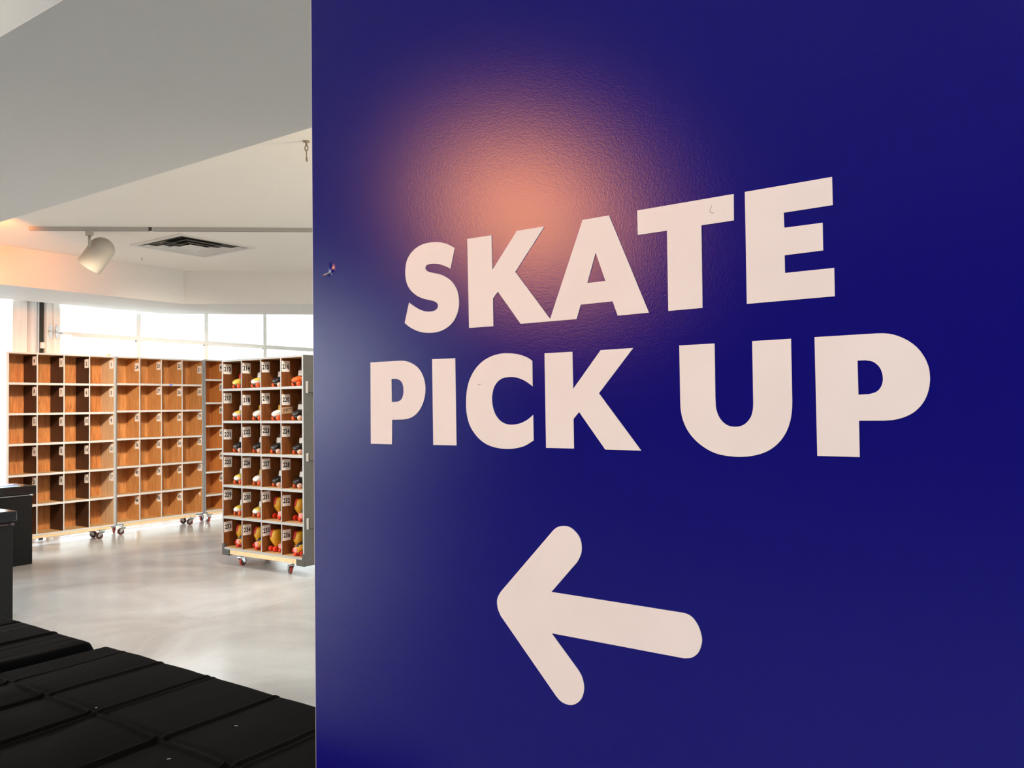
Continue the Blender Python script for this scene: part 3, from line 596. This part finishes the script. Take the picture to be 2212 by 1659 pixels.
GS = 'skates standing in the numbered cart cubbies'
V = {'W': dict(shell='sh_white', cap='sh_yellow', cuff='sh_white', band='sh_grey', wheel='wh_orange'),
     'K': dict(shell='sh_black', cap=None, cuff='sh_white', band='sh_black', wheel='wh_orange', wheel2='wh_pink'),
     'M': dict(shell='sh_white', cap='sh_white', cuff='sh_amber', band='sh_grey', wheel='wh_orange'),
     'F': dict(shell='sh_yellow', cap='sh_yellow', cuff='b_red', band='sh_grey', wheel='wh_orange'),
     'O': dict(shell='sh_orange', cap=None, cuff='sh_white', band='sh_black', wheel='wh_orange')}
desc = {'W': 'white skate with yellow toe panel and orange wheels in cubby %d', 'K': 'black skate with white cuff and orange wheels in cubby %d',
        'M': 'white-toed skate with amber cuff over black chassis in cubby %d', 'F': 'pale yellow skate with red cuff in top row cubby %d', 'O': 'orange skate with white cuff in top row cubby %d'}
kinds = 'FWKO' 'WMMK' 'KKKK' 'WMKK' 'WW'
proto = {}
def place(t, row, col, xo, d, tilt=0):
    z = lv[row+1]+.012 if row < 5 else .176
    t.location = (CX+xs[col]+.0065+xo, CY+d, z+.0003); t.rotation_euler = (0, 0, tilt)
Rk = random.Random(4)
for i, k in enumerate(kinds):
    num = 213+i; row, col = divmod(i, 4)
    if k not in proto: o = proto[k] = toe_skate('roller_skate', '', group=GS, **V[k])
    else: o = copy_tree(proto[k])
    o['label'] = desc[k] % num
    place(o, row, col, .100+Rk.uniform(-.008, .008), .05+Rk.uniform(-.008, .008), Rk.uniform(-.12, .12))
hp_, lp_ = None, None
for i in range(18, 24):
    num = 213+i; row, col = divmod(i, 4)
    o = heel_skate('roller_skate', '', GS) if hp_ is None else copy_tree(hp_)
    hp_ = hp_ or o
    o['label'] = 'tall yellow skate with red padded collar, heel outwards, in cubby %d' % num
    place(o, row, col, .062, {235: .05, 236: .09, 233: .10, 234: .09}.get(num, .10), Rk.uniform(-.05, .05))
    o = low_skate('roller_skate', '', GS) if lp_ is None else copy_tree(lp_)
    lp_ = lp_ or o
    o['label'] = 'low orange-yellow skate with pinked edge, toe outwards, in cubby %d' % num
    place(o, row, col, .160, {235: .075, 236: .010, 233: .035, 234: .03}.get(num, .07), Rk.uniform(-.03, .03))

# ------------------------------------------------------------------ black counters on the left
def counter(label, loc, L, Dp, H, slab, inset, rail_z, trim='steel'):
    t = thing('counter', label, 'counter', loc)         # front towards +X, right end at local y = 0
    MB().bbox(-Dp, 0, -L, 0, H-slab, H, .006).build('worktop', M['black_lam'], t)
    MB().bbox(-Dp+.03, -.012, -L+inset, -inset, 0, H-slab-.012, .004).build('body', M['black_panel'], t)
    MB().box(-Dp+.05, -.03, -L+inset+.02, -inset-.02, H-slab-.013, H-slab+.001).build('riser', M['black_lam'], t)
    m = MB(); m.tube((-.006, -L+inset, rail_z), (-.006, -inset+.002, rail_z), .006, n=10).tube((-.006, -inset-.03, rail_z), (-.006, -inset+.002, rail_z), .009, n=10)
    m.build('metal_trim', M[trim], t)
    return t
counter('low black counter with papers on it in front of the leftmost rack', (-8.562, 3.978, 0), 1.5, .52, .777, .078, .032, .686)
counter('black counter with glossy top at the left edge, nearer than the papered one', (-6.275, 2.785, 0), 1.3, .55, .80, .072, .022, .705, 'hub')
b = thing('booklet', 'white booklet with blue cover edge lying on the papered black counter', 'booklet', (-8.86, 3.72, .777), .25)
MB().box(-.15, .15, -.13, .13, .0, .003).build('cover', M['paper_b'], b)
MB().bbox(-.14, .11, -.125, .118, .003, .012, .002).build('pages', M['paper_w'], b)
p = thing('paper_sheet', 'pale cyan sheet lying along the front edge of the papered black counter', 'paper', (-8.62, 3.60, .777), .02)
MB().bbox(-.05, .045, -.25, .24, 0, .004, .0015).build('sheet', M['paper_c'], p)

# ------------------------------------------------------------------ tables under black cloths
def cloth(name, label, x0, x1, y0, y1, z, crx, cry, seed, fine, group):
    t = thing(name, label, 'tablecloth', ((x0+x1)/2, (y0+y1)/2, 0), 0, group)
    ox, oy = (x0+x1)/2, (y0+y1)/2
    nx, ny = int((x1-x0)/.0045), int((y1-y0)/.008)
    def h(x, y):
        e = 0
        sg = noise.noise(Vector((x*2.2+seed, y*3, seed)))
        for k, (cx, amp, dbl) in enumerate(crx):
            c = cx+.006*noise.noise(Vector((y*3, cx*9, seed)))+(.012*sg if y < cry else 0)
            a = amp*(1.5 if y > cry else 2.2)
            e += a*math.exp(-((x-c)/.006)**2)-a*.35*math.exp(-((x-c-.014)/.009)**2)
            if dbl: e += a*.8*math.exp(-((x-c-.026)/.006)**2)
        c = cry+.004*noise.noise(Vector((x*4, 3.3, seed)))
        e += .0055*math.exp(-((y-c)/.006)**2)-.003*math.exp(-((y-c-.016)/.008)**2)
        for k in range(len(crx)-1):          # panels between the folds belly a little
            a, b_ = crx[k][0], crx[k+1][0]
            if a <= x <= b_: e += .0035*math.sin(PI*(x-a)/(b_-a))
        e += .004*noise.noise(Vector((x*5, y*4+seed, 1.7)))*(1.5 if y < cry else .6)
        if y < cry: e += .007*max(0, noise.noise(Vector((x*6+y*5, y*2-x*3, seed+5))))
        e += fine*noise.noise(Vector((x*38, y*3.5, seed)))
        return e
    def edge(u, L):                          # rounds over at the table edge
        q = min(u, L-u); r = .022
        return -(r-math.sqrt(max(0, r*r-(r-q)**2))) if q < r else 0
    mb = MB(); vs = []
    for j in range(ny+1):
        y = y0+(y1-y0)*j/ny
        for i in range(nx+1):
            x = x0+(x1-x0)*i/nx
            f = min(1, min(x-x0, x1-x, y-y0, y1-y)/.03+.25)
            vs.append((x-ox, y-oy, z+h(x, y)*f+edge(x-x0, x1-x0)*.9+edge(y-y0, y1-y0)*.9))
    W = nx+1
    fs = [[j*W+i, j*W+i+1, (j+1)*W+i+1, (j+1)*W+i] for j in range(ny) for i in range(nx)]
    loop = [i for i in range(nx+1)]+[j*W+nx for j in range(1, ny+1)]+[ny*W+i for i in range(nx-1, -1, -1)]+[j*W for j in range(ny-1, 0, -1)]
    n = len(loop); prev = loop
    for k, zz in enumerate((z-.05, z-.15, z-.30, z-.50, .012)):
        base = len(vs); fall = (z-zz)/z
        for i, li in enumerate(loop):
            x, y, _ = vs[li]; d = Vector((x, y, 0))
            nrm = Vector((-1 if abs(x+(x1-x0)/2) < 1e-4 else 1 if abs(x-(x1-x0)/2) < 1e-4 else 0, -1 if abs(y+(y1-y0)/2) < 1e-4 else 1 if abs(y-(y1-y0)/2) < 1e-4 else 0, 0))
            s_ = x if nrm.x == 0 else y
            amp = .004+.022*fall*(.5+.5*math.sin(s_*34+1.3*math.sin(s_*9+seed)))
            side = .45 if nrm.x else 1.0
            vs.append((x+nrm.x*amp*side, y+nrm.y*amp, zz))
        fs += [[prev[i], prev[(i+1) % n], base+(i+1) % n, base+i] for i in range(n)]
        prev = list(range(base, base+n))
    mb.quadmesh(vs, fs, smooth=True)
    mb.build('fabric', M['cloth'], t)
    return t, h
GT = 'black cloths on the row of tables'
cl, hh = cloth('tablecloth', 'black creased cloth on the table that ends against the blue wall', -2.592, -1.150, .66, 1.425, .75,
      [(-2.47, .002, 0), (-2.27, .0032, 0), (-2.035, .0034, 1), (-1.742, .0036, 0), (-1.483, .0034, 1), (-1.25, .002, 0)], 1.072, 3.1, .0006, GT)
lm = MB()
for x, y, a, l in ((-1.66, 1.22, .3, .009), (-1.62, 1.02, 1.0, .008), (-1.45, .93, 1.2, .006), (-2.02, .83, .5, .010), (-2.0, .845, .2, .006), (-2.06, 1.10, .8, .005)):
    z = .75+hh(x, y)+.0008; ox, oy = cl.location.x, cl.location.y
    lm.tube((x-ox, y-oy, z), (x-ox+l*math.cos(a), y-oy+l*math.sin(a), z), .0007, n=6)
l_ = lm.build('lint', M['lint'], cl); l_['kind'] = 'stuff'
cloth('tablecloth', 'black finely wrinkled cloth on the table farther from the blue wall', -4.10, -2.655, .66, 1.415, .752,
      [(-3.92, .002, 0), (-3.66, .003, 0), (-3.40, .003, 0), (-3.14, .003, 0), (-2.885, .0045, 0)], 1.07, 9.4, .0016, GT)

# ------------------------------------------------------------------ light
w = bpy.data.worlds.new('sky'); S.world = w; w.use_nodes = True
bg = w.node_tree.nodes['Background']; bg.inputs[0].default_value = (.93, .97, 1, 1); bg.inputs[1].default_value = 8.5
def light(name, kind, loc, energy, col, aim=None, **kw):
    l = bpy.data.lights.new(name, kind); l.energy = energy; l.color = col
    for k, v in kw.items(): setattr(l, k, v)
    o = bpy.data.objects.new(name, l); C.objects.link(o); o.location = loc
    if aim is not None: o.rotation_euler = (Vector(aim)-Vector(loc)).to_track_quat('-Z', 'Y').to_euler()
    return o
po = light('window_portal', 'AREA', (XW-.2, .6, 1.6), 1, (1, 1, 1), (0, .6, 1.6), shape='RECTANGLE', size=17.7, size_y=3.3)
po.data.cycles.is_portal = True
po = light('added_window_portal', 'AREA', (0, 10.6, 1.5), 1, (1, 1, 1), (0, 0, 1.5), shape='RECTANGLE', size=7, size_y=3)  # portal for the added far window
po.data.cycles.is_portal = True
WARM = (1, .62, .34)

light('wall_track_lamp', 'SPOT', (-3.45, -3.3, 3.00), 370, (1, .35, .08), (-.6, 1, 1.5), spot_size=math.radians(50), spot_blend=.7, shadow_soft_size=.10)
for x, y in ((.6, -1.6), (2.6, -1.2), (2.4, -4.0)):
    light('near_fill', 'AREA', (x, y, 3.85), 46, (.95, .99, 1), (x, y, 0), shape='DISK', size=.5)  # soft fills added to brighten the lettering, no fixtures
light('beam_fill', 'SPOT', (-5.0, -1.2, 3.3), 150, (1, .86, .70), (-4.6, 1.2, 3.7), spot_size=math.radians(110), spot_blend=.8, shadow_soft_size=.1)  # added fill that lifts the near face of the beam
light('fascia_track_lamp', 'SPOT', (-7.25, 2.95, 2.95), 115, (1, .27, .03), (-8.9, 3.2, 2.93), spot_size=math.radians(105), spot_blend=.9, shadow_soft_size=.06)
light('hanging_track_lamp', 'SPOT', (-7.56, 3.94, 2.84), 25, WARM, (-8.2, 3.5, 1.8), spot_size=math.radians(70), spot_blend=.6, shadow_soft_size=.05)
light('cart_track_lamp', 'SPOT', (-1.8, 3.6, 3.1), 55, (1, .72, .48), (-6.6, 4.95, 1.0), spot_size=math.radians(45), spot_blend=.6, shadow_soft_size=.08)
light('cart_front_fill', 'SPOT', (-4.6, -2.0, 2.9), 420, (1, .86, .70), (-6.3, 4.9, 1.15), spot_size=math.radians(26), spot_blend=.7, shadow_soft_size=.08)  # frontal fill added so the skates read inside the cubbies
for x, y, ax_, ay in ((-6.3, 3.1, -9.5, 4.9), (-6.0, 3.4, -9.55, 6.1)):
    light('rack_fill', 'SPOT', (x, y, 3.12), 400, (1, .80, .60), (ax_, ay, 1.0), spot_size=math.radians(48), spot_blend=.8, shadow_soft_size=.08)  # warm fills added to brighten the window racks, not on the track
for x, y in ((-5.2, 4.0), (-3.0, 7.5)):
    light('room_fill', 'AREA', (x, y, 3.18), 44, (1, .92, .82), (x, y, 0), shape='DISK', size=.3)  # fills added to lift the far room's floor and ceiling
light('ceiling_fill', 'SPOT', (-1.6, 4.6, 2.0), 145, (1, .78, .54), (-4.6, 5.0, 3.2), spot_size=math.radians(150), spot_blend=.8, shadow_soft_size=.1)  # hidden fill added behind the blue wall to brighten the ceiling


# ------------------------------------------------------------------ camera
F, yaw, pitch, roll = 1754.09, .606194, .0279305, -.0133224
cy_, sy_ = math.cos(yaw), math.sin(yaw)
fwd = Vector((-sy_*math.cos(pitch), cy_*math.cos(pitch), math.sin(pitch)))
rt = Vector((cy_, sy_, 0)); up = rt.cross(fwd)
r2 = rt*math.cos(roll)+up*math.sin(roll); u2_ = -rt*math.sin(roll)+up*math.cos(roll)
cam = bpy.data.cameras.new('camera'); co = bpy.data.objects.new('camera', cam); C.objects.link(co)
cam.sensor_width = 36; cam.sensor_fit = 'HORIZONTAL'; cam.lens = F*36/2212; cam.clip_start = .05
mw = Matrix((r2, u2_, -fwd)).transposed().to_4x4(); mw.translation = (0, 0, 1.5); co.matrix_world = mw
S.camera = co

v = S.view_settings; v.view_transform = 'Standard'; v.look = 'None'; v.gamma = 1; v.use_curve_mapping = False; v.exposure = 0.5
S.cycles.max_bounces = 10; S.cycles.diffuse_bounces = 6; S.cycles.glossy_bounces = 4; S.cycles.transparent_max_bounces = 12
S.cycles.sample_clamp_indirect = 6; S.cycles.caustics_reflective = False; S.cycles.caustics_refractive = False
S.cycles.use_denoising = True
